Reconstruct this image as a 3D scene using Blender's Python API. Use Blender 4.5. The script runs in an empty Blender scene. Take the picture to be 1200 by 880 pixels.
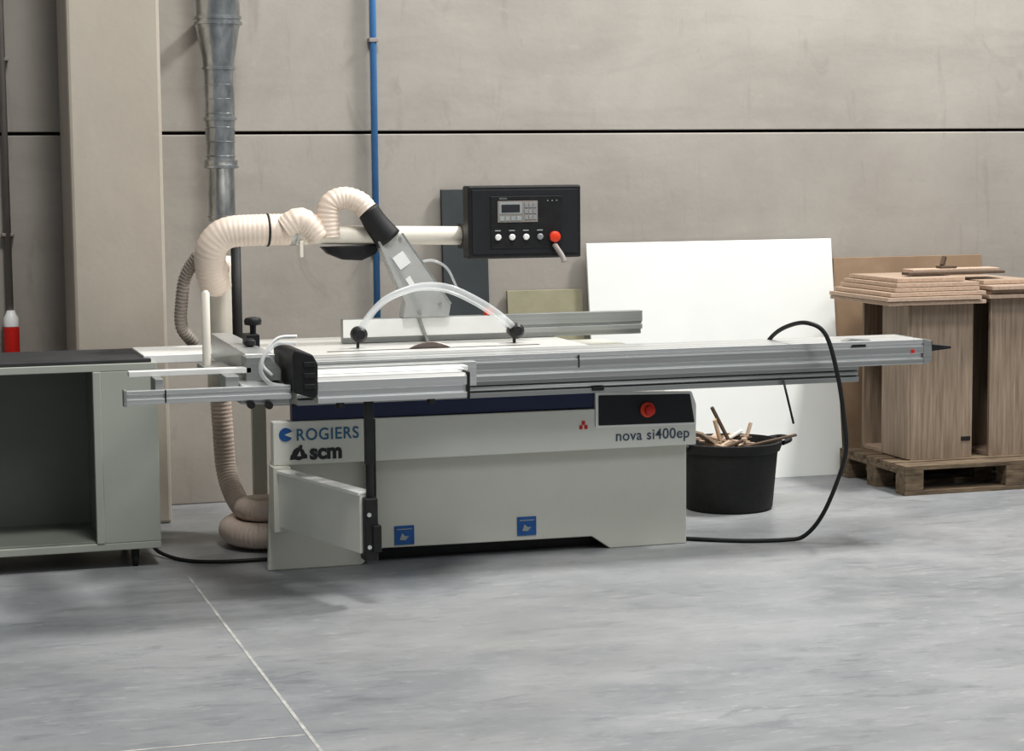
import bpy, math, random
from mathutils import Vector, Matrix
random.seed(4)
SC=bpy.context.scene
COL=bpy.context.collection
# ------------------------------------------------------------ materials
def mat(name,c,rough=.5,metal=0.,c2=None,scale=5.,stretch=(1,1,1),bump=0.,lo=.35,hi=.65,alpha=1.,trans=0.,emis=None,rvar=0.,detail=6,bscale=None,coat=0.):
    m=bpy.data.materials.new(name);m.use_nodes=True
    nt=m.node_tree;b=nt.nodes["Principled BSDF"]
    b.inputs["Base Color"].default_value=(*c,1);b.inputs["Roughness"].default_value=rough
    b.inputs["Metallic"].default_value=metal;b.inputs["Alpha"].default_value=alpha
    b.inputs["Transmission Weight"].default_value=trans
    b.inputs["Coat Weight"].default_value=coat
    if emis:
        b.inputs["Emission Color"].default_value=(*emis[0],1);b.inputs["Emission Strength"].default_value=emis[1]
    if c2 or bump or rvar:
        tc=nt.nodes.new("ShaderNodeTexCoord");mp=nt.nodes.new("ShaderNodeMapping")
        mp.inputs["Scale"].default_value=stretch
        nt.links.new(tc.outputs["Object"],mp.inputs[0])
        n=nt.nodes.new("ShaderNodeTexNoise");n.inputs["Scale"].default_value=scale;n.inputs["Detail"].default_value=detail
        n.inputs["Roughness"].default_value=.6
        nt.links.new(mp.outputs[0],n.inputs["Vector"])
        if c2:
            r=nt.nodes.new("ShaderNodeValToRGB")
            r.color_ramp.elements[0].position=lo;r.color_ramp.elements[1].position=hi
            r.color_ramp.elements[0].color=(*c,1);r.color_ramp.elements[1].color=(*c2,1)
            nt.links.new(n.outputs[0],r.inputs[0]);nt.links.new(r.outputs[0],b.inputs["Base Color"])
        if rvar:
            mr=nt.nodes.new("ShaderNodeMapRange");mr.inputs[3].default_value=rough-rvar;mr.inputs[4].default_value=rough+rvar
            mr.inputs[1].default_value=.3;mr.inputs[2].default_value=.7
            nt.links.new(n.outputs[0],mr.inputs[0]);nt.links.new(mr.outputs[0],b.inputs["Roughness"])
        if bump:
            bn=nt.nodes.new("ShaderNodeTexNoise");bn.inputs["Scale"].default_value=bscale or scale*6;bn.inputs["Detail"].default_value=4
            nt.links.new(mp.outputs[0],bn.inputs["Vector"])
            bp=nt.nodes.new("ShaderNodeBump");bp.inputs["Strength"].default_value=bump;bp.inputs["Distance"].default_value=.01
            nt.links.new(bn.outputs[0],bp.inputs["Height"]);nt.links.new(bp.outputs[0],b.inputs["Normal"])
    return m
def layered(name,cA,cB,rough,s1,st1,lo,hi,overs,bump=.1,bs=40,rr=None,dist=.2):
    """base noise + list of over-layers (scale,stretch,lo,hi,fac,color,distortion)"""
    m=bpy.data.materials.new(name);m.use_nodes=True
    nt=m.node_tree;b=nt.nodes["Principled BSDF"];N=nt.nodes.new;Lk=nt.links.new
    tc=N("ShaderNodeTexCoord")
    def noise(st,s,d=8,dist=0,off=0):
        mp=N("ShaderNodeMapping");mp.inputs["Scale"].default_value=st;mp.inputs["Location"].default_value=(off,off*1.7,off*.6)
        Lk(tc.outputs["Object"],mp.inputs[0])
        n=N("ShaderNodeTexNoise");n.inputs["Scale"].default_value=s;n.inputs["Detail"].default_value=d;n.inputs["Roughness"].default_value=.65
        n.inputs["Distortion"].default_value=dist
        Lk(mp.outputs[0],n.inputs["Vector"]);return n
    n1=noise(st1,s1,10,dist)
    r1=N("ShaderNodeValToRGB");r1.color_ramp.elements[0].position=lo;r1.color_ramp.elements[1].position=hi
    r1.color_ramp.elements[0].color=(*cA,1);r1.color_ramp.elements[1].color=(*cB,1)
    Lk(n1.outputs[0],r1.inputs[0]);c=r1.outputs[0]
    for k,(s,st,l,h,fac,col,ds) in enumerate(overs):
        n=noise(st,s,12,ds,3.1*(k+1))
        mr=N("ShaderNodeMapRange");mr.inputs[1].default_value=l;mr.inputs[2].default_value=h;mr.inputs[3].default_value=0;mr.inputs[4].default_value=fac
        Lk(n.outputs[0],mr.inputs[0])
        mx=N("ShaderNodeMix");mx.data_type='RGBA'
        Lk(mr.outputs[0],mx.inputs[0]);Lk(c,mx.inputs[6]);mx.inputs[7].default_value=(*col,1);c=mx.outputs[2]
    Lk(c,b.inputs["Base Color"])
    b.inputs["Roughness"].default_value=rough
    if rr:
        m2=N("ShaderNodeMapRange");m2.inputs[1].default_value=.35;m2.inputs[2].default_value=.65;m2.inputs[3].default_value=rr[0];m2.inputs[4].default_value=rr[1]
        Lk(n1.outputs[0],m2.inputs[0]);Lk(m2.outputs[0],b.inputs["Roughness"])
    bn=noise((1,1,1),bs,5);bp=N("ShaderNodeBump");bp.inputs["Strength"].default_value=bump;bp.inputs["Distance"].default_value=.004
    Lk(bn.outputs[0],bp.inputs["Height"]);Lk(bp.outputs[0],b.inputs["Normal"])
    return m
M={}
M['wall']=layered("precast_concrete",(.325,.30,.27),(.41,.383,.347),.85,1.1,(1,1,1),.3,.7,
  [(1.6,(.5,1,2.2),.50,.78,.5,(.255,.235,.21),.4),(2.6,(1.6,1,.7),.60,.72,.35,(.215,.197,.175),1.2),(9,(1,1,1.6),.60,.75,.3,(.48,.452,.415),.3),(5,(2.5,1,.35),.60,.74,.35,(.225,.207,.185),.3)],.25,35)
M['col']=layered("column_concrete",(.40,.36,.305),(.48,.435,.37),.85,1.5,(1,1,.4),.3,.7,
  [(2.5,(1,1,.6),.5,.8,.4,(.32,.285,.24),.4)],.2,35)
M['floor']=layered("power_floated_concrete",(.215,.227,.241),(.315,.322,.33),.45,1.3,(1,1.3,1),.32,.68,
  [(3.6,(.7,1.4,1),.50,.66,.35,(.40,.405,.405),.5),(9,(.5,1.5,1),.55,.66,.48,(.145,.154,.168),.6),(24,(.45,1.3,1),.58,.70,.5,(.50,.50,.49),.3),(45,(.4,1.2,1),.60,.70,.55,(.13,.138,.148),.3),(.55,(1,1,1),.48,.68,.4,(.36,.35,.335),.2)],.12,30,rr=(.32,.5))
M['joint']=mat("joint_sealant",(.52,.51,.48),.7,c2=(.33,.33,.32),scale=9,lo=.4,hi=.6)
M['groovedark']=mat("panel_joint_dark",(.03,.022,.018),.9,c2=(.05,.035,.03))
M['cream']=mat("cream_machine_paint",(.60,.595,.525),.42,c2=(.64,.635,.57),scale=2,bump=.05,bscale=120)
M['cream2']=mat("cream_panel_paint",(.70,.70,.635),.4,c2=(.74,.74,.68),scale=2)
M['green']=mat("grey_green_paint",(.39,.41,.36),.5,c2=(.42,.44,.39),scale=3)
M['greenshade']=mat("grey_green_shaded",(.19,.205,.18),.6,c2=(.22,.235,.205),scale=2)  # cabinet green darkened, interior shade painted into the colour
M['blue']=mat("dark_blue_band",(.018,.03,.085),.4,c2=(.022,.035,.095))
M['black']=mat("black_plastic",(.012,.012,.013),.45,c2=(.02,.02,.021),scale=20)
M['blackm']=mat("black_panel_foil",(.014,.016,.018),.55,c2=(.018,.02,.023),scale=8)
M['rubber']=mat("black_rubber",(.012,.012,.013),.6,c2=(.018,.018,.018),scale=30)
M['alu']=mat("brushed_aluminium",(.62,.63,.62),.36,metal=.75,c2=(.72,.73,.72),scale=4,stretch=(.3,8,30))
M['alud']=mat("dull_aluminium",(.36,.37,.36),.42,metal=.7,c2=(.44,.45,.44),scale=4,stretch=(.3,8,30))
M['aluw']=mat("anodised_white_alu",(.84,.84,.81),.4,metal=.15,c2=(.90,.90,.87),scale=6)
M['table']=mat("ground_cast_iron_table",(.76,.75,.71),.3,metal=.2,c2=(.84,.83,.79),scale=5,stretch=(.4,3,1))
M['galv']=mat("galvanised_steel",(.34,.36,.37),.28,metal=.95,c2=(.60,.62,.63),scale=18,stretch=(1,1,.5),bump=.06)
M['white']=mat("white_melamine",(.77,.78,.75),.5,c2=(.81,.82,.79),scale=2)
M['hose']=mat("cream_pvc_hose",(.74,.62,.52),.42,c2=(.82,.71,.61),scale=6)
M['hoseb']=mat("pink_beige_floor_hose",(.60,.49,.42),.4,c2=(.70,.60,.53),scale=6)
M['hosed']=mat("grey_spiral_hose",(.27,.235,.205),.5,c2=(.36,.32,.28),scale=12)
M['pipe']=mat("ivory_painted_tube",(.74,.70,.61),.35,c2=(.78,.74,.66),scale=3)
M['bluec']=mat("blue_conduit",(.06,.19,.42),.5,c2=(.08,.23,.48),scale=6)
M['greyc']=mat("grey_conduit",(.26,.23,.21),.6,c2=(.32,.29,.27),scale=6)
M['red']=mat("red_plastic",(.55,.02,.015),.4,c2=(.62,.03,.02),scale=6)
M['orange']=mat("orange_red_button",(.72,.055,.02),.35,c2=(.78,.08,.03),scale=6)
M['yellow']=mat("yellow_ring",(.75,.5,.05),.4,c2=(.8,.55,.08),scale=6)
M['whitep']=mat("white_plastic",(.78,.78,.76),.4,c2=(.84,.84,.82),scale=6)
M['clear']=mat("clear_polycarbonate",(.80,.82,.82),.12,c2=(.86,.88,.88),alpha=.40)
M['smoke']=mat("smoked_polycarbonate",(.52,.53,.52),.18,c2=(.62,.63,.62),scale=9,alpha=.55)
M['slate']=mat("slate_grey_board",(.04,.047,.05),.6,c2=(.055,.062,.065),scale=4)
M['olive']=mat("moisture_resistant_mdf",(.27,.255,.17),.8,c2=(.32,.30,.21),scale=8)
M['oak']=mat("grey_oak_veneer",(.21,.155,.11),.6,c2=(.41,.325,.25),scale=5,stretch=(14,14,.7),lo=.3,hi=.72,bump=.08)
M['oakh']=mat("grey_oak_board",(.31,.225,.165),.6,c2=(.46,.36,.28),scale=5,stretch=(.8,10,14),lo=.3,hi=.72)
M['edge']=mat("chipboard_edge",(.44,.325,.245),.8,c2=(.54,.415,.32),scale=60)
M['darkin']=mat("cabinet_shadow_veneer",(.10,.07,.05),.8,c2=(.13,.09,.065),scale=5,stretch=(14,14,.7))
M['cardb']=mat("brown_hardboard",(.30,.21,.138),.8,c2=(.36,.26,.175),scale=6)
M['pallet']=mat("weathered_pallet_wood",(.09,.065,.042),.85,c2=(.22,.165,.11),scale=5,stretch=(1.5,8,8),bump=.2)
M['scrap']=mat("offcut_wood",(.45,.33,.22),.7,c2=(.60,.47,.35),scale=12)
M['lcd']=mat("lcd_screen",(.30,.33,.33),.3,c2=(.36,.39,.38),scale=20)
M['grey']=mat("grey_key",(.25,.26,.27),.5,c2=(.3,.31,.32),scale=20)
M['ink']=mat("dark_ink",(.03,.03,.035),.5,c2=(.04,.04,.045))
M['inkb']=mat("blue_ink",(.05,.16,.27),.5,c2=(.06,.18,.3))
M['inkg']=mat("slate_ink",(.07,.10,.14),.5,c2=(.09,.12,.16))
M['sticker']=mat("blue_sticker",(.02,.10,.30),.5,c2=(.03,.13,.36),scale=30)
M['blade']=mat("saw_blade_steel",(.16,.13,.12),.4,metal=.6,c2=(.24,.2,.18),scale=10)
M['mat']=mat("dark_top_mat",(.035,.036,.038),.7,c2=(.05,.05,.052),scale=10)
# ------------------------------------------------------------ geometry helpers
CEN={}
def group(name,loc):
    e=bpy.data.objects.new(name,None);e.empty_display_size=.1;e.location=loc;COL.objects.link(e);CEN[e.name]=Vector(loc);return e
def mk(name,verts,faces,m,par=None,bev=0,smooth=False,seg=2):
    me=bpy.data.meshes.new(name);me.from_pydata([tuple(v) for v in verts],[],faces);me.update()
    import bmesh
    b=bmesh.new();b.from_mesh(me);bmesh.ops.recalc_face_normals(b,faces=b.faces[:]);b.to_mesh(me);b.free()
    ob=bpy.data.objects.new(name,me);COL.objects.link(ob)
    me.materials.append(M[m] if isinstance(m,str) else m)
    if par is not None:
        ob.parent=par;ob.location=-CEN[par.name]
    if smooth:
        for p in me.polygons:p.use_smooth=True
    if bev:
        md=ob.modifiers.new("bevel",'BEVEL');md.width=bev;md.segments=seg;md.limit_method='ANGLE'
    return ob
def box(name,x0,x1,y0,y1,z0,z1,m,par=None,bev=.003):
    v=[(x,y,z) for z in (z0,z1) for y in (y0,y1) for x in (x0,x1)]
    f=[(0,2,3,1),(4,5,7,6),(0,1,5,4),(2,6,7,3),(0,4,6,2),(1,3,7,5)]
    return mk(name,v,f,m,par,bev)
def hexa(name,pts8,m,par=None,bev=.003):
    f=[(0,1,2,3),(4,7,6,5),(0,4,5,1),(1,5,6,2),(2,6,7,3),(3,7,4,0)]
    return mk(name,pts8,f,m,par,bev)
def prism_y(name,xz,y0,y1,m,par=None,bev=.003):
    n=len(xz);v=[(x,y0,z) for x,z in xz]+[(x,y1,z) for x,z in xz]
    f=[tuple(range(n)),tuple(range(2*n-1,n-1,-1))]+[(i,i+n,(i+1)%n+n,(i+1)%n) for i in range(n)]
    return mk(name,v,f,m,par,bev)
def prism_x(name,yz,x0,x1,m,par=None,bev=.0015):
    n=len(yz);v=[(x0,y,z) for y,z in yz]+[(x1,y,z) for y,z in yz]
    f=[tuple(range(n)),tuple(range(2*n-1,n-1,-1))]+[(i,i+n,(i+1)%n+n,(i+1)%n) for i in range(n)]
    return mk(name,v,f,m,par,bev)
def obox(name,p,q,w,z0,z1,m,par=None,bev=.003):
    p=Vector(p);q=Vector(q);d=(q-p).normalized();n=Vector((-d.y,d.x))*w/2
    c=[p-n,q-n,q+n,p+n]
    return hexa(name,[(*a,z0) for a in c]+[(*a,z1) for a in c],m,par,bev)
def bar(name,a,b,w,h,m,par=None,bev=.002):
    a=Vector(a);b=Vector(b);d=(b-a).normalized()
    up=Vector((0,0,1)) if abs(d.z)<.9 else Vector((0,1,0))
    s=d.cross(up).normalized()*w/2;u=s.cross(d).normalized()*h/2
    return hexa(name,[a-s-u,a+s-u,a+s+u,a-s+u,b-s-u,b+s-u,b+s+u,b-s+u],m,par,bev)
def crom(P,n):
    P=[Vector(p) for p in P];Q=[2*P[0]-P[1]]+P+[2*P[-1]-P[-2]];o=[]
    for i in range(1,len(Q)-2):
        for k in range(n):
            t=k/n;a,b,c,d=Q[i-1:i+3]
            o.append(.5*((2*b)+(c-a)*t+(2*a-5*b+4*c-d)*t*t+(3*b-a-3*c+d)*t**3))
    o.append(P[-1]);return o
def sweep(name,pts,r,m,par=None,seg=16,n=8,rib=0,pitch=.02,smooth=True,flat=None):
    path=crom(pts,n) if len(pts)>2 else [Vector(p) for p in pts]
    cum=[0]
    for a,b in zip(path,path[1:]):cum.append(cum[-1]+(b-a).length)
    if rib:
        L=cum[-1];k=max(8,int(L/(pitch/4)));new=[];j=0
        for i in range(k+1):
            s=L*i/k
            while j<len(cum)-2 and cum[j+1]<s:j+=1
            t=(s-cum[j])/max(1e-9,cum[j+1]-cum[j]);new.append(path[j].lerp(path[j+1],min(1,t)))
        path=new;cum=[L*i/k for i in range(k+1)]
    T=[(path[min(i+1,len(path)-1)]-path[max(i-1,0)]).normalized() for i in range(len(path))]
    ref=Vector((0,1,0)) if abs(T[0].y)<.9 else Vector((0,0,1))
    N=(ref-T[0]*ref.dot(T[0])).normalized();v=[];f=[]
    for i,p in enumerate(path):
        N=(N-T[i]*N.dot(T[i])).normalized();B=T[i].cross(N)
        t=cum[i]/cum[-1]
        rr=r if not callable(r) else r(t)
        if rib:rr+=rib*math.cos(2*math.pi*cum[i]/pitch)
        for s in range(seg):
            a=2*math.pi*s/seg
            cx,cy=math.cos(a)*rr,math.sin(a)*rr
            if flat:cx*=flat
            v.append(p+N*cx+B*cy)
    for i in range(len(path)-1):
        for s in range(seg):
            f.append((i*seg+s,i*seg+(s+1)%seg,(i+1)*seg+(s+1)%seg,(i+1)*seg+s))
    f.append(tuple(range(seg-1,-1,-1)));f.append(tuple((len(path)-1)*seg+s for s in range(seg)))
    return mk(name,v,f,m,par,0,smooth)
def lathe(name,c,prof,m,par=None,seg=32,axis='z',smooth=True,caps=True):
    """prof list of (r,h) revolved about an axis through c"""
    v=[];f=[];c=Vector(c)
    for r,h in prof:
        for s in range(seg):
            a=2*math.pi*s/seg;x,y=math.cos(a)*r,math.sin(a)*r
            v.append(c+(Vector((x,y,h)) if axis=='z' else Vector((x,-h,y)) if axis=='y' else Vector((h,x,y))))
    for i in range(len(prof)-1):
        for s in range(seg):f.append((i*seg+s,i*seg+(s+1)%seg,(i+1)*seg+(s+1)%seg,(i+1)*seg+s))
    if caps:
        f.append(tuple(range(seg)));f.append(tuple((len(prof)-1)*seg+s for s in range(seg)))
    o=mk(name,v,f,m,par,0,smooth)
    if smooth:
        md=o.modifiers.new("e",'EDGE_SPLIT');md.split_angle=math.radians(40)
    return o
def text(name,s,x,y,z,size,m,par,bold=0,width=None,shear=0,space=1.):
    cu=bpy.data.curves.new(name,'FONT');cu.body=s;cu.size=size;cu.extrude=.0006;cu.offset=bold;cu.shear=shear;cu.space_character=space
    t=bpy.data.objects.new(name+"_tmp",cu);COL.objects.link(t)
    bpy.context.view_layer.update()
    me=bpy.data.meshes.new_from_object(t.evaluated_get(bpy.context.evaluated_depsgraph_get()))
    w=max(v.co.x for v in me.vertices);k=(width/w) if width else 1
    for v in me.vertices:
        a=v.co.copy();v.co=(x+a.x*k,y-a.z,z+a.y)
    bpy.data.objects.remove(t)
    me.materials.clear();me.materials.append(M[m])
    o=bpy.data.objects.new(name,me);COL.objects.link(o);o.parent=par;o.location=-CEN[par.name];return o

# ------------------------------------------------------------ room shell
box("floor",-8,16,-3,9.98,-.2,0,'floor',None,0)
wl=group("wall_back",(4,9.9,2))
box("lower_panel",-8,16,9.75,9.98,0,1.762,'wall',wl,.006)
box("upper_panel",-8,16,9.75,9.98,1.777,6.5,'wall',wl,.004)
box("joint_recess",-8,16,9.80,9.97,1.755,1.785,'groovedark',wl,0)
cl=group("concrete_column",(1,9.5,0))
box("column_shaft",.800,1.207,9.25,9.749,0,6.5,'col',cl,.015)
jt=group("floor_joint",(1.1,5,0))
box("joint_line_lengthwise",1.095,1.106,-3,8.0,.0,.0012,'joint',jt,0)
box("joint_line_crosswise",-4,1.09,5.60,5.611,.0,.0011,'joint',jt,0)

# ------------------------------------------------------------ wall services
dd=group("galvanised_dust_duct",(1.5,9.5,2))
lathe("duct_body",(1.505,9.5,0),[(.062,1.36),(.062,1.60),(.078,1.62),(.078,1.64),(.066,1.64),(.069,1.82),(.070,2.03),(.075,2.10),(.098,2.24),(.104,2.26),(.104,6.4)],'galv',dd,caps=False)
for i,(z,r) in enumerate([(2.265,.113),(2.29,.111),(2.62,.113),(2.06,.078),(1.83,.078),(1.61,.082),(1.38,.068)]):
    lathe("duct_flange_%d"%i,(1.505,9.5,z),[(r-.01,-.008),(r,-.006),(r,.006),(r-.01,.008)],'galv',dd)
for i in range(6):
    z=1.66+.065*i
    lathe("duct_spiral_seam_%d"%i,(1.505,9.5,z),[(.068,-.003),(.0715,0),(.068,.003)],'galv',dd)
box("duct_wall_bracket",1.47,1.54,9.56,9.749,2.28,2.31,'galv',dd)
bc=group("blue_conduit",(2.288,9.72,2))
sweep("conduit_tube",[(2.288,9.72,.0),(2.288,9.72,6.4)],.016,'bluec',bc)
for z in (.6,1.2,2.2,3.2):box("clip",2.265,2.311,9.70,9.749,z,z+.02,'greyc',bc)
pc=group("power_socket_cable",(.55,9.7,1.2))
sweep("cable_conduit",[(.549,9.71,.95),(.549,9.71,6.4)],.014,'greyc',pc)
lathe("socket_cap",(.549,9.70,.75),[(.032,0),(.036,.02),(.036,.13),(.03,.135)],'red',pc)
lathe("socket_collar",(.549,9.70,.885),[(.034,0),(.034,.04),(.025,.055),(.018,.075)],'whitep',pc)
for z in (1.3,2.1):box("conduit_clip",.52,.578,9.70,9.749,z,z+.015,'greyc',pc)

# ------------------------------------------------------------ leaning sheets
def leaning(name,x0,x1,yb,yt,z1,t,m,skew=0):
    return hexa(name,[(x0,yb,0),(x1,yb,0),(x1,yb+t,0.0),(x0,yb+t,0.0),(x0+skew,yt,z1),(x1,yt,z1),(x1,yt+t,z1),(x0+skew,yt+t,z1)],m,None,.002)
leaning("white_melamine_board",3.36,4.705,9.53,9.70,1.213,.018,'white')
leaning("green_mdf_board",2.95,3.345,9.60,9.72,.985,.018,'olive')
leaning("slate_grey_panel",2.615,2.845,9.62,9.71,1.49,.025,'slate')
leaning("brown_hardboard_sheet",4.735,5.605,9.70,9.735,1.11,.01,'cardb')

# ------------------------------------------------------------ PANEL SAW
ps=group("sliding_table_panel_saw",(2.3,8.3,0))
prism_y("base_front_plate",[(1.42,0),(1.80,0),(1.89,.062),(2.79,.055),(2.87,0),(3.215,0),(3.215,.44),(1.44,.44)],8.0,8.03,'cream',ps,.004)
hexa("base_body",[(1.66,8.03,.07),(3.13,8.03,.07),(3.10,8.72,.07),(1.80,8.72,.07),(1.66,8.03,.82),(3.13,8.03,.82),(3.10,8.72,.82),(1.80,8.72,.82)],'cream',ps)
box("base_plinth",1.75,3.05,8.1,8.68,0,.07,'black',ps)
box("right_side_return",3.185,3.215,8.03,8.6,0,.52,'cream',ps)
prism_y("upper_cover",[(1.44,.43),(3.235,.43),(3.235,.525),(2.785,.525),(2.785,.60),(1.44,.605)],7.94,8.0,'cream2',ps,.004)
box("cover_seam_post",1.823,1.853,7.935,7.99,.07,.60,'black',ps)
box("blue_band",1.52,2.785,7.95,8.0,.604,.668,'blue',ps)
box("band_top_rail",1.44,2.785,7.97,8.02,.666,.69,'alud',ps)  # dull aluminium strip above the blue band
YC=7.94
prism_y("switch_panel_frame",[(2.787,.52),(3.235,.515),(3.235,.60),(3.215,.655),(2.787,.668)],YC-.001,8.0,'aluw',ps)
prism_y("switch_panel",[(2.80,.53),(3.225,.525),(3.205,.645),(2.80,.655)],YC-.008,YC+.004,'blackm',ps)
lathe("estop_ring",(3.012,YC-.008,.588),[(.032,0),(.032,.008),(.022,.012)],'orange',ps,axis='y')
lathe("estop_stem",(3.012,YC-.017,.588),[(.016,0),(.016,.02)],'yellow',ps,axis='y')
lathe("estop_head",(3.012,YC-.035,.588),[(.02,0),(.023,.006),(.021,.016),(.010,.022)],'red',ps,axis='y')
text("label_model","nova si400ep",2.873,YC-.002,.462,.062,'inkg',ps,.0004,width=.33,space=1.05)
text("label_dealer","ROGIERS",1.530,YC-.002,.528,.066,'inkb',ps,.0008,width=.255,space=1.1)
lathe("dealer_logo",(1.490,YC,.553),[(.027,0),(.027,.003)],'sticker',ps,axis='y')
prism_y("dealer_logo_cut",[(1.485,.553),(1.522,.568),(1.522,.536)],YC-.005,YC-.002,'cream2',ps,0)
text("label_maker","scm",1.585,YC-.002,.452,.084,'ink',ps,.0034,width=.13)
prism_y("maker_logo",[(1.505,.452),(1.508,.468),(1.548,.510),(1.556,.508),(1.552,.485),(1.574,.470),(1.574,.455)],YC-.004,YC,'ink',ps,.001)
lathe("maker_logo_ball",(1.540,YC,.474),[(.025,0),(.025,.003)],'ink',ps,axis='y')
prism_y("maker_logo_cut",[(1.533,.466),(1.549,.466),(1.545,.486)],YC-.006,YC-.003,'cream2',ps,0)
for i,(x,z) in enumerate([(2.716,.53),(2.738,.53),(2.727,.548)]):
    box("red_mark_%d"%i,x,x+.013,YC-.003,YC,z-.012,z+.004,'red',ps,0)
for i,(x,z) in enumerate([(1.94,.072),(2.462,.078)]):
    box("sticker_%d"%i,x,x+.082,7.996,8.0,z,z+.078,'sticker',ps,0)
    prism_y("sticker_icon_%d"%i,[(x+.02,z+.02),(x+.045,z+.018),(x+.060,z+.035),(x+.045,z+.035),(x+.03,z+.048)],7.994,7.997,'lcd',ps,0)
    box("sticker_rule_%d"%i,x+.01,x+.072,7.994,7.997,z+.062,z+.066,'lcd',ps,0)
# swing arm carrying the crosscut table
obox("swing_arm",(1.462,7.95),(1.655,7.26),.05,.19,.415,'cream2',ps,.004)
obox("swing_arm_top_lip",(1.462,7.95),(1.655,7.26),.062,.405,.418,'aluw',ps,.002)
box("swing_arm_pivot",1.43,1.50,7.90,8.0,.17,.43,'cream',ps)
box("arm_end_bracket",1.640,1.690,7.215,7.30,.165,.40,'black',ps,.006)
box("arm_end_hinge",1.668,1.700,7.205,7.25,.20,.30,'rubber',ps,.004)
lathe("arm_post",(1.668,7.25,.38),[(.014,0),(.014,.40)],'black',ps)
box("arm_post_sleeve",1.652,1.684,7.235,7.265,.52,.80,'black',ps)
for z in (.22,.34):lathe("arm_bolt",(1.655,7.214,z),[(.008,0),(.008,.006)],'alu',ps,axis='y')
# saw table
box("cast_table",1.42,2.785,8.0,8.82,.815,.86,'table',ps,.004)
box("table_rib_front",1.50,2.75,8.02,8.10,.74,.815,'alud',ps)
box("table_rip_extension",.985,1.42,8.30,8.70,.82,.855,'aluw',ps)
box("blade_slot",1.7,2.6,8.10,8.125,.8595,.8608,'black',ps,0)
lathe("saw_blade",(2.13,8.115,.715),[(.17,-.002),(.172,0),(.17,.002)],'blade',ps,axis='y',seg=64)
# sliding carriage
prof=[(7.70,.758),(7.70,.782),(7.712,.785),(7.712,.800),(7.70,.803),(7.70,.835),(7.706,.838),(7.706,.842),(7.70,.845),(7.70,.862),(7.77,.862),(7.77,.852),(7.79,.852),(7.79,.862),(7.90,.862),(7.90,.855),(7.91,.855),(7.91,.862),(7.97,.862),(7.97,.758)]
prism_x("sliding_carriage",prof,1.50,4.165,'alu',ps)
box("carriage_front_stripe",1.57,4.16,7.697,7.701,.806,.83,'alud',ps,0)
box("carriage_lower_stripe",1.57,4.16,7.697,7.701,.762,.778,'alud',ps,0)
rail=[(7.735,.69),(7.735,.71),(7.75,.715),(7.75,.735),(7.735,.74),(7.735,.757),(7.96,.757),(7.96,.69)]
prism_x("guide_rail",rail,1.50,3.885,'alud',ps)
sweep("guide_rod",[(1.5,7.742,.726),(3.88,7.742,.726)],.010,'alu',ps)
prism_y("carriage_end_cap_right",[(4.165,.757),(4.20,.765),(4.205,.80),(4.20,.855),(4.165,.864)],7.695,7.972,'alud',ps)
box("end_cap_mark",4.105,4.12,7.694,7.70,.805,.82,'red',ps,0)
prism_y("end_stop_pin",[(4.20,.80),(4.25,.805),(4.33,.812),(4.33,.822),(4.25,.832),(4.20,.838)],7.76,7.79,'rubber',ps)
lathe("end_stop_roller",(4.225,7.78,.80),[(.022,0),(.022,.045)],'rubber',ps)
prism_y("carriage_clamp",[(3.80,.863),(3.84,.875),(3.93,.868),(3.93,.863)],7.72,7.75,'alud',ps)
box("clamp_lever",3.83,3.90,7.70,7.715,.84,.852,'black',ps)
box("carriage_slit",2.63,2.635,7.695,7.702,.80,.85,'black',ps,0)
box("small_release",2.70,2.75,7.725,7.74,.70,.715,'black',ps)
# crosscut table in front of the carriage
fr=[(7.22,.755),(7.22,.775),(7.232,.778),(7.232,.80),(7.22,.803),(7.22,.835),(7.24,.845),(7.29,.845),(7.29,.755)]
prism_x("crosscut_front_rail",fr,1.475,2.035,'alu',ps)
box("crosscut_rail_end",2.035,2.045,7.215,7.295,.75,.85,'black',ps)
prism_x("crosscut_rear_rail",[(7.60,.755),(7.60,.85),(7.66,.85),(7.66,.755)],1.475,2.18,'alu',ps)
for i,y in enumerate((7.31,7.42,7.51)):
    box("crosscut_slat_%d"%i,1.475,2.04+.04*i,y,y+.07,.825,.843,'aluw',ps,.002)
for x in (1.475,2.0):box("crosscut_cross_member",x,x+.04,7.29,7.60,.76,.82,'alud',ps)
for x in (1.56,1.90):lathe("crosscut_knob",(x,7.235,.735),[(.01,.03),(.016,.012),(.016,0)],'black',ps)
# black end block of crosscut table
prism_y("end_block",[(1.385,.80),(1.46,.775),(1.472,.79),(1.474,.90),(1.455,.935),(1.395,.955),(1.382,.94)],7.20,7.58,'black',ps,.006)
for i,z in enumerate((.81,.85,.89)):box("end_block_slot_%d"%i,1.42,1.462,7.194,7.202,z,z+.02,'rubber',ps)
# outrigger rails to the left
prism_x("outrigger_rail_low",[(7.24,.775),(7.24,.795),(7.25,.798),(7.25,.808),(7.24,.811),(7.24,.825),(7.27,.825),(7.27,.775)],.795,1.382,'alu',ps)
prism_x("outrigger_rail_high",[(7.36,.862),(7.36,.882),(7.41,.882),(7.41,.862)],.82,1.26,'aluw',ps)
box("outrigger_end_cap",.785,.797,7.235,7.275,.77,.83,'alud',ps)
box("outrigger_brace",.90,.93,7.27,7.40,.79,.862,'alud',ps)
box("outrigger_brace_b",1.15,1.20,7.27,7.40,.79,.862,'alud',ps)
box("outrigger_scale",.93,.935,7.238,7.242,.78,.825,'black',ps,0)
hexa("crosscut_saddle",[(1.20,7.26,.76),(1.38,7.26,.75),(1.475,7.62,.74),(1.20,7.62,.76),(1.20,7.26,.835),(1.38,7.26,.80),(1.475,7.62,.83),(1.20,7.62,.84)],'alud',ps,.006)
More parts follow.
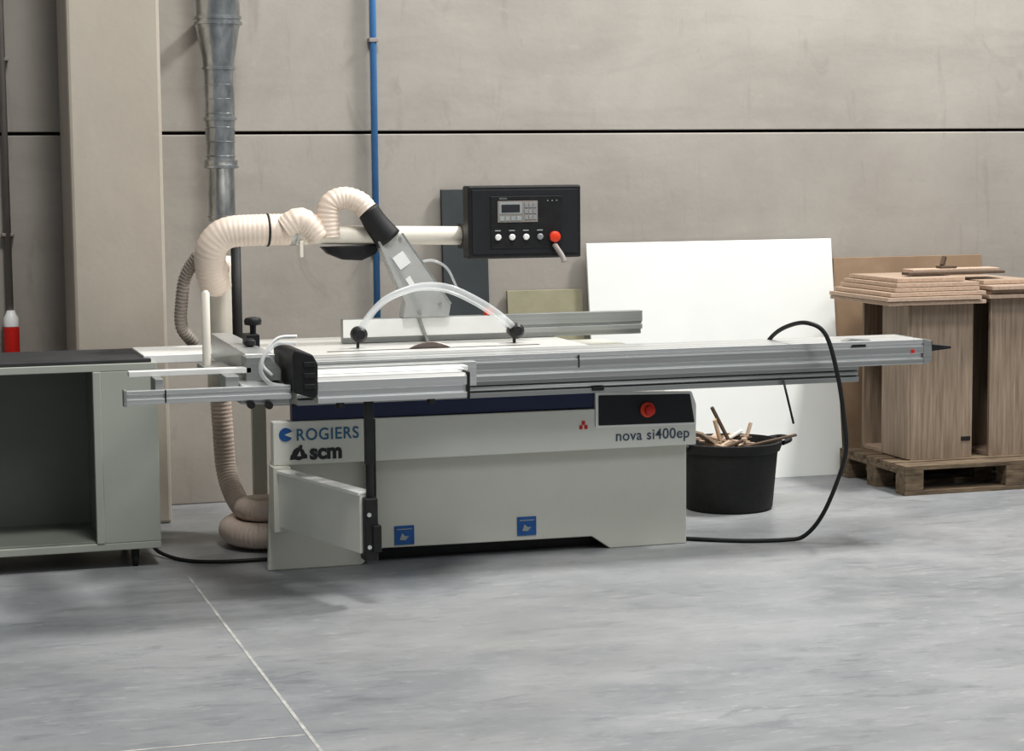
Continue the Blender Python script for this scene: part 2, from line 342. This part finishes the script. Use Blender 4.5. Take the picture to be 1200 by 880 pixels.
hexa("crosscut_fence_profile",[(1.27,7.45,.80),(1.365,7.45,.80),(1.33,8.25,.84),(1.25,8.25,.84),(1.25,7.45,.925),(1.365,7.45,.92),(1.33,8.25,.94),(1.25,8.25,.94)],'alu',ps,.004)
prism_y("fence_mount",[(1.24,.83),(1.37,.83),(1.37,.87),(1.33,.92),(1.24,.92)],7.36,7.46,'alud',ps)
lathe("fence_lock_knob",(1.345,7.80,1.00),[(.012,-.08),(.012,0),(.032,.004),(.034,.02),(.028,.03),(.01,.034)],'black',ps)
lathe("fence_lock_knob_b",(1.315,7.70,.93),[(.012,-.06),(.012,0),(.022,.004),(.022,.02),(.01,.03)],'black',ps)
box("fence_lock_body",1.31,1.36,7.74,7.84,.90,.97,'black',ps)
sweep("clear_hand_guard",[(1.40,7.25,.975),(1.335,7.24,.975),(1.285,7.23,.935),(1.272,7.23,.88),(1.305,7.24,.835),(1.36,7.25,.82)],.008,'clear',ps,n=8)
sweep("clear_hand_guard_rear",[(1.43,7.36,.99),(1.36,7.36,.985),(1.315,7.35,.94),(1.30,7.35,.89),(1.335,7.35,.85)],.006,'whitep',ps,n=8)
lathe("stop_post",(1.165,7.80,.84),[(.016,0),(.016,.29),(.008,.30)],'pipe',ps)
box("stop_post_foot",1.14,1.24,7.6,7.9,.835,.855,'alud',ps)
for x,z in ((1.235,.76),(1.30,.755)):lathe("saddle_bolt",(x,7.25,z),[(.014,0),(.014,.02)],'black',ps,axis='y')
# rip fence lying over the table
ff=[(8.43,.885),(8.43,.905),(8.44,.908),(8.44,.915),(8.43,.918),(8.43,.965),(8.475,.965),(8.475,.862),(8.45,.862),(8.45,.885)]
prism_x("fence_extrusion",ff,1.835,3.18,'alud',ps)
box("fence_highlight",1.835,2.55,8.425,8.431,.888,.962,'aluw',ps,.001)  # white strip painting a highlight on the left part of the fence
lathe("fence_knob",(2.48,8.45,.965),[(.022,0),(.024,.02),(.012,.03)],'orange',ps)
# guard arm, hoses
sweep("support_tube",[(1.62,8.5,1.335),(1.80,8.5,1.32),(2.42,8.5,1.305)],.040,'pipe',ps,n=4)
sweep("main_hose_elbow",[(1.335,8.62,1.10),(1.305,8.58,1.20),(1.31,8.54,1.28),(1.37,8.52,1.335),(1.50,8.5,1.345),(1.63,8.5,1.345)],.066,'hose',ps,rib=.0008,pitch=.018,seg=24)
lathe("hose_clamp",(1.535,8.5,1.345),[(.068,-.005),(.070,0),(.068,.005)],'rubber',ps,axis='x')
sweep("branch_hose",[(1.60,8.47,1.35),(1.66,8.46,1.385),(1.71,8.46,1.36),(1.75,8.46,1.31)],.052,'hose',ps,rib=.0015,pitch=.020,seg=20)
sweep("guard_hose",[(1.79,8.46,1.31),(1.785,8.46,1.40),(1.80,8.46,1.455),(1.86,8.46,1.475),(1.92,8.45,1.455),(1.95,8.44,1.42)],.046,'hose',ps,rib=.0016,pitch=.018,seg=20)
lathe("tee_joint",(1.69,8.5,1.335),[(.05,-.04),(.056,-.03),(.056,.03),(.05,.04)],'pipe',ps,axis='x')
lathe("clamp_ring_small",(1.64,8.5,1.34),[(.062,-.01),(.064,0),(.062,.01)],'alud',ps,axis='x')
box("tube_hanger",1.66,1.675,8.44,8.47,1.23,1.30,'pipe',ps)
prism_y("black_arm_bracket",[(1.76,1.27),(2.02,1.275),(1.99,1.235),(1.93,1.21),(1.85,1.215),(1.79,1.24)],8.47,8.53,'black',ps)
sweep("guard_cuff",[(1.95,8.44,1.43),(1.985,8.44,1.37),(2.04,8.44,1.30)],lambda t:.046+.014*t,'rubber',ps,n=6,seg=20)
g0=[(1.985,1.29),(2.09,1.325),(2.30,1.02),(2.29,.965),(2.09,.965),(2.10,1.03)]
prism_y("blade_guard_hood",g0,8.40,8.48,'smoke',ps,.004)
prism_y("guard_inner_web",[(2.03,1.23),(2.05,1.22),(2.19,1.0),(2.16,.99)],8.43,8.44,'alud',ps,.001)
prism_y("guard_label",[(2.045,1.22),(2.09,1.25),(2.125,1.20),(2.08,1.17)],8.395,8.399,'whitep',ps,0)
prism_y("guard_label_small",[(2.10,1.13),(2.12,1.145),(2.14,1.11),(2.12,1.10)],8.395,8.399,'whitep',ps,0)
for x,z in ((2.02,1.28),(2.08,1.30),(2.25,1.02),(2.16,.99)):lathe("guard_screw",(x,8.398,z),[(.008,0),(.008,.005)],'alud',ps,axis='y')
bar("guard_edge_strip",(2.09,8.40,1.325),(2.30,8.40,1.02),.006,.008,'alud',ps)
bar("riving_arm",(2.13,8.42,1.05),(2.20,8.42,.86),.012,.02,'alud',ps)
sweep("guard_lift_wire",[(2.17,8.42,1.20),(2.23,8.42,1.205),(2.29,8.42,1.17),(2.33,8.42,1.09)],.006,'clear',ps)
# clear arc hand rail with black knobs
arc=[(1.855,.925),(1.89,.985),(1.96,1.055),(2.05,1.095),(2.14,1.112),(2.24,1.10),(2.35,1.05),(2.45,.985),(2.53,.915)]
sweep("clear_arc_outer",[(x,8.2,z) for x,z in arc],.015,'clear',ps,flat=.5)
sweep("clear_arc_inner",[(x,8.245,z-.016) for x,z in arc],.007,'clear',ps,flat=.6)
for x,z in ((1.855,.918),(2.53,.912)):
    lathe("arc_knob",(x,8.215,z),[(.022,-.03),(.033,-.02),(.033,.015),(.02,.03)],'black',ps,axis='y')
    box("arc_knob_foot",x-.005,x+.005,8.23,8.25,.86,z,'black',ps)
# control panel on its tube
box("control_box",2.352,2.852,8.30,8.39,1.212,1.520,'black',ps,.008)
box("control_fascia",2.368,2.836,8.296,8.301,1.232,1.503,'blackm',ps,.002)
box("control_inner_panel",2.448,2.765,8.292,8.297,1.255,1.475,'black',ps,.002)
box("control_lcd_frame",2.478,2.655,8.289,8.293,1.365,1.455,'greyc',ps,.001)
box("control_lcd",2.484,2.585,8.287,8.290,1.400,1.448,'lcd',ps,.001)
box("control_lcd_dark",2.494,2.575,8.285,8.288,1.407,1.440,'ink',ps,.001)
for i in range(3):
    for j in range(3):
        box("control_key_%d_%d"%(i,j),2.596+.019*i,2.611+.019*i,8.286,8.290,1.376+.025*j,1.396+.025*j,'grey',ps,.001)
for i in range(4):box("control_slot_%d"%i,2.486+.025*i,2.506+.025*i,8.286,8.290,1.372,1.390,'lcd',ps,.001)
text("control_caption","NOVA",2.485,8.290,1.461,.012,'lcd',ps)
for i in range(4):
    lathe("control_button_%d"%i,(2.478+.062*i,8.290,1.303),[(.013,0),(.013,.008),(.009,.012)],'whitep' if i!=3 else 'grey',ps,axis='y')
    box("control_button_label_%d"%i,2.465+.062*i,2.49+.062*i,8.288,8.292,1.328,1.333,'lcd',ps,0)
lathe("control_estop",(2.726,8.292,1.302),[(.020,0),(.023,.008),(.023,.025),(.013,.03)],'orange',ps,axis='y')
for i in range(3):lathe("control_led_%d"%i,(2.70+.02*i,8.292,1.455),[(.003,0),(.003,.003)],'grey',ps,axis='y')
sweep("control_key_lever",[(2.725,8.28,1.27),(2.75,8.25,1.22),(2.755,8.24,1.195)],.011,'greyc',ps)
box("control_tube_mount",2.37,2.46,8.39,8.54,1.25,1.36,'black',ps)
# vertical posts / hoses behind table
sweep("vertical_white_duct",[(1.40,8.95,.62),(1.40,8.95,.9),(1.395,8.95,1.22)],.062,'pipe',ps,n=4,seg=24)
sweep("duct_link",[(1.335,8.62,1.12),(1.35,8.78,1.15),(1.395,8.95,1.18)],.058,'hose',ps,n=6)
sweep("vertical_black_tube",[(1.455,8.83,.62),(1.455,8.83,1.27)],.022,'rubber',ps)
sweep("floor_hose",[(1.39,8.95,.66),(1.40,8.95,.45),(1.41,8.93,.27),(1.44,8.80,.15),(1.50,8.6,.10),(1.66,8.42,.10),(1.80,8.4,.12)],.046,'hoseb',ps,rib=.0016,pitch=.018,seg=20)
sweep("floor_hose_loop",[(1.70,8.55,.075),(1.54,8.40,.07),(1.41,8.47,.065),(1.38,8.65,.065),(1.48,8.78,.07),(1.62,8.78,.075),(1.80,8.66,.08)],.054,'hoseb',ps,rib=.0016,pitch=.018,seg=20)
sweep("floor_hose_second_coil",[(1.75,8.50,.17),(1.54,8.44,.165),(1.44,8.52,.16),(1.45,8.66,.155),(1.56,8.72,.15),(1.72,8.70,.15)],.045,'hoseb',ps,rib=.0016,pitch=.018,seg=20)
sweep("spiral_side_hose",[(1.26,8.62,1.24),(1.215,8.68,1.15),(1.20,8.72,1.03),(1.205,8.76,.93),(1.26,8.8,.855)],.026,'hosed',ps,rib=.003,pitch=.016,seg=14)
box("rear_table_leg",1.50,1.56,8.76,8.80,0,.815,'cream',ps)
# cables
cb=group("power_cable",(3.6,7.8,0))
sweep("cable",[(3.56,7.99,.80),(3.57,7.93,.87),(3.58,7.80,.925),(3.60,7.64,.952),(3.665,7.60,.905),(3.71,7.58,.74),(3.745,7.59,.56),(3.76,7.60,.42),(3.745,7.66,.27),(3.72,7.75,.12),(3.68,7.83,.03),(3.62,7.88,.010),(3.48,7.91,.009),(3.36,7.97,.009),(3.23,8.06,.009)],.009,'rubber',cb,seg=12,n=10)
sweep("left_floor_cable",[(1.0,8.60,.2),(1.02,8.50,.05),(1.09,8.36,.010),(1.22,8.22,.010),(1.44,8.20,.010),(1.60,8.24,.010)],.008,'rubber',ps,seg=10)
sweep("hanging_lever",[(3.53,7.72,.72),(3.575,7.71,.53)],.005,'black',ps,seg=8)

# ------------------------------------------------------------ left cabinet
lc=group("open_tool_cabinet",(.2,8.5,0))
X0,X1,Y0,Y1=-.45,1.03,8.25,8.78
box("cabinet_bottom",X0,X1,Y0,Y1,.075,.105,'green',lc)
box("cabinet_top",X0,X1,Y0,Y1,.80,.83,'green',lc)
box("cabinet_mat",X0,X1-.02,Y0+.01,Y1,.83,.845,'mat',lc)
box("cabinet_right_column",.805,X1,Y0,Y1,.105,.80,'green',lc)
box("cabinet_left_side",X0,X0+.03,Y0,Y1,.105,.80,'green',lc)
box("cabinet_back",X0+.03,.805,Y1-.03,Y1,.105,.80,'greenshade',lc)
box("cabinet_inner_side",.795,.8052,Y0+.03,Y1-.03,.105,.80,'greenshade',lc)
box("cabinet_floor_shade",X0+.03,.80,Y0+.02,Y1-.03,.104,.112,'greenshade',lc)  # thin sheet in the darkened green, painted shade on the cabinet floor
box("cabinet_frame_edge",.775,.806,Y0-.004,Y0+.03,.105,.80,'green',lc)
for x in (.93,-.35):
  for y in (Y0+.05,Y1-.08):
    box("caster_fork",x-.014,x+.014,y-.02,y+.02,.03,.076,'rubber',lc)
    lathe("caster_wheel",(x-.01,y,.03),[(.029,0),(.03,.003),(.03,.017),(.029,.02)],'rubber',lc,axis='x')

# ------------------------------------------------------------ bucket
bk=group("black_builders_bucket",(3.74,8.78,0))
bx,by=3.74,8.78
lathe("bucket_shell",(bx,by,0),[(.0,.0),(.195,.0),(.205,.01),(.228,.27),(.238,.275),(.248,.30),(.250,.318),(.238,.320),(.226,.29),(.196,.03),(0,.03)],'rubber',bk,seg=48,caps=False)
for s in (-1,1):
    sweep("bucket_handle",[(bx+s*.235,by-.09,.305),(bx+s*.285,by-.06,.315),(bx+s*.295,by,.318),(bx+s*.285,by+.06,.315),(bx+s*.235,by+.09,.305)],.011,'rubber',bk)
lathe("bucket_fill",(bx,by,.0),[(.222,.262),(.18,.275),(.0,.285)],'darkin',bk,caps=False)
for i in range(40):
    a=random.uniform(0,6.28);r=random.uniform(0,.15);th=random.uniform(0,6.28);L=random.uniform(.06,.15);el=random.uniform(-.1,.30)
    c=Vector((bx-.02+math.cos(a)*r,by+math.sin(a)*r,.30+random.uniform(0,.025)))
    d=Vector((math.cos(th)*math.cos(el),math.sin(th)*math.cos(el),math.sin(el)))*L
    bar("offcut_%d"%i,c-d*.55,c+d*.55,random.uniform(.01,.03),random.uniform(.006,.012),random.choice(['scrap','edge','oakh','oakh','darkin','darkin']),bk,.001)
bar("long_offcut_a",(3.75,8.75,.28),(3.63,8.72,.485),.014,.014,'darkin',bk)
bar("long_offcut_b",(3.70,8.72,.27),(3.55,8.70,.375),.08,.012,'oakh',bk)
bar("long_offcut_c",(3.78,8.72,.29),(4.03,8.66,.345),.03,.010,'darkin',bk)
bar("long_offcut_d",(3.70,8.75,.27),(3.635,8.70,.43),.012,.02,'scrap',bk)
bar("long_offcut_e",(3.82,8.80,.27),(3.87,8.82,.39),.012,.02,'edge',bk)
bar("long_offcut_f",(3.68,8.80,.29),(3.80,8.76,.365),.05,.010,'whitep',bk)

# ------------------------------------------------------------ pallet + oak carcasses
pl=group("wooden_pallet",(5.26,9.15,0))
PX=4.665;PY=8.79
for i in range(5):
    y=PY+i*.148;box("deck_board_%d"%i,PX,PX+1.2,y,y+.118,.122,.144,'pallet',pl,.002)
for x in (PX,PX+.55,PX+1.1):
    box("stringer_board",x,x+.1,PY,PY+.71,.10,.122,'pallet',pl,.002)
    for y in (PY,PY+.305,PY+.61):box("pallet_block",x,x+.1,y,y+.1,.022,.10,'pallet',pl,.003)
for y in (PY,PY+.305,PY+.61):box("bottom_board",PX,PX+1.2,y,y+.1,0,.022,'pallet',pl,.002)
def carcass(name,x0,x1,y0,y1,z0,z1,openleft):
    g=group(name,((x0+x1)/2,(y0+y1)/2,z0))
    t=.02
    box("front_side",x0,x1,y0,y0+t,z0,z1,'oak',g,.0015)
    box("rear_side",x0,x1,y1-t,y1,z0,z1,'oak',g,.0015)
    box("back_panel",x1-t,x1,y0+t,y1-t,z0,z1,'oak',g,.001)
    box("bottom_shelf",x0,x1-t,y0+t,y1-t,z0,z0+t,'oakh',g,.001)
    box("top_shelf",x0,x1-t,y0+t,y1-t,z1-t,z1,'oakh',g,.001)
    box("divider",x0+.01,x1-t,y0+.26,y0+.28,z0+t,z1-t,'oak',g,.001)
    if openleft: box("door_leaf",x0-.018,x0-.001,y0,y0+.27,z0+.005,z1-.005,'oak',g,.0015)
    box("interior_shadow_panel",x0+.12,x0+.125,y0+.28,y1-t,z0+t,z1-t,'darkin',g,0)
    box("small_tag",x1-.06,x1-.01,y0-.003,y0,z0+.085,z0+.105,'black',g,0)
    return g
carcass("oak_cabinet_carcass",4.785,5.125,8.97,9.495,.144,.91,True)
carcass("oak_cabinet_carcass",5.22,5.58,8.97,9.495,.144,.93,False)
sb=group("stacked_oak_boards",(4.95,9.25,.91))
def stack(spec,base):
    z=base
    for i,(x0,x1,y0,y1,t) in enumerate(spec):
        x0+=.015;x1+=.015
        box("board_%d"%i,x0,x1,y0,y1,z+.0005,z+t,'edge',sb,.001)
        box("board_face_%d"%i,x0+.001,x1-.001,y0+.001,y1-.001,z+t,z+t+.001,'oakh',sb,0)
        z+=t+.003
stack([(4.61,5.14,8.90,9.54,.018),(4.60,5.11,8.89,9.53,.018),(4.63,5.15,8.92,9.54,.018),(4.67,5.13,8.95,9.55,.018),(4.69,5.14,8.97,9.55,.018),(4.72,5.09,9.02,9.55,.018)],.912)
sb=group("stacked_oak_boards",(5.38,9.25,.93))
stack([(5.17,5.59,8.92,9.54,.018),(5.19,5.61,8.94,9.55,.018),(5.18,5.57,8.91,9.55,.018),(5.21,5.51,9.05,9.55,.018)],.932)
of=group("loose_offcuts",(5.05,9.3,1.04))
box("offcut_plank",4.87,5.41,9.16,9.24,1.042,1.056,'darkin',of)
box("offcut_plank_b",4.94,5.43,9.25,9.36,1.042,1.066,'edge',of)
box("offcut_block",5.11,5.20,9.27,9.33,1.067,1.079,'darkin',of)
bar("offcut_stick",(5.13,9.30,1.08),(5.15,9.31,1.125),.02,.02,'darkin',of)

# ------------------------------------------------------------ lights (roof skylights and an added front fill)
def area(name,loc,tgt,sx,sy,e,c=(1,1,1)):
    l=bpy.data.lights.new(name,'AREA');l.shape='RECTANGLE';l.size=sx;l.size_y=sy;l.energy=e;l.color=c
    o=bpy.data.objects.new(name,l);COL.objects.link(o);o.location=loc
    o.rotation_euler=(Vector(tgt)-Vector(loc)).to_track_quat('-Z','Y').to_euler();return o
area("skylight_right",(6.0,8.0,6.2),(2.3,8.0,.4),1.1,.7,390,(1,.985,.96))
area("skylight_left",(1.6,5.2,7.0),(3.4,8.2,.4),1.5,1.0,270,(1,.985,.96))
area("front_fill",(5.5,1.5,7),(3.5,7,0),7,2.5,170,(.96,.985,1))  # added fill lamp brightening the scene from the front, not a skylight
w=bpy.data.worlds.new("world");SC.world=w;w.use_nodes=True
w.node_tree.nodes["Background"].inputs[0].default_value=(.95,.98,1,1);w.node_tree.nodes["Background"].inputs[1].default_value=.25
# ------------------------------------------------------------ camera
F=2400.;yaw=math.radians(17);pitch=math.atan(245/2400);rho=0.009
f0=Vector((math.sin(yaw),math.cos(yaw),0));R=Vector((math.cos(yaw),-math.sin(yaw),0));Zv=Vector((0,0,1))
fw=f0*math.cos(pitch)-Zv*math.sin(pitch);U=Zv*math.cos(pitch)+f0*math.sin(pitch)
R2=R*math.cos(rho)-U*math.sin(rho);U2=U*math.cos(rho)+R*math.sin(rho)
cd=bpy.data.cameras.new("camera");co=bpy.data.objects.new("camera",cd);COL.objects.link(co)
cd.sensor_width=36;cd.lens=36*F/1200;cd.clip_end=100
mt=Matrix((( R2.x,U2.x,-fw.x,0),(R2.y,U2.y,-fw.y,0),(R2.z,U2.z,-fw.z,1.6),(0,0,0,1)))
co.matrix_world=mt
SC.camera=co
SC.view_settings.view_transform='Standard'
try: SC.view_settings.look='Medium High Contrast'
except Exception as e: print("look",e)
SC.view_settings.exposure=-.05
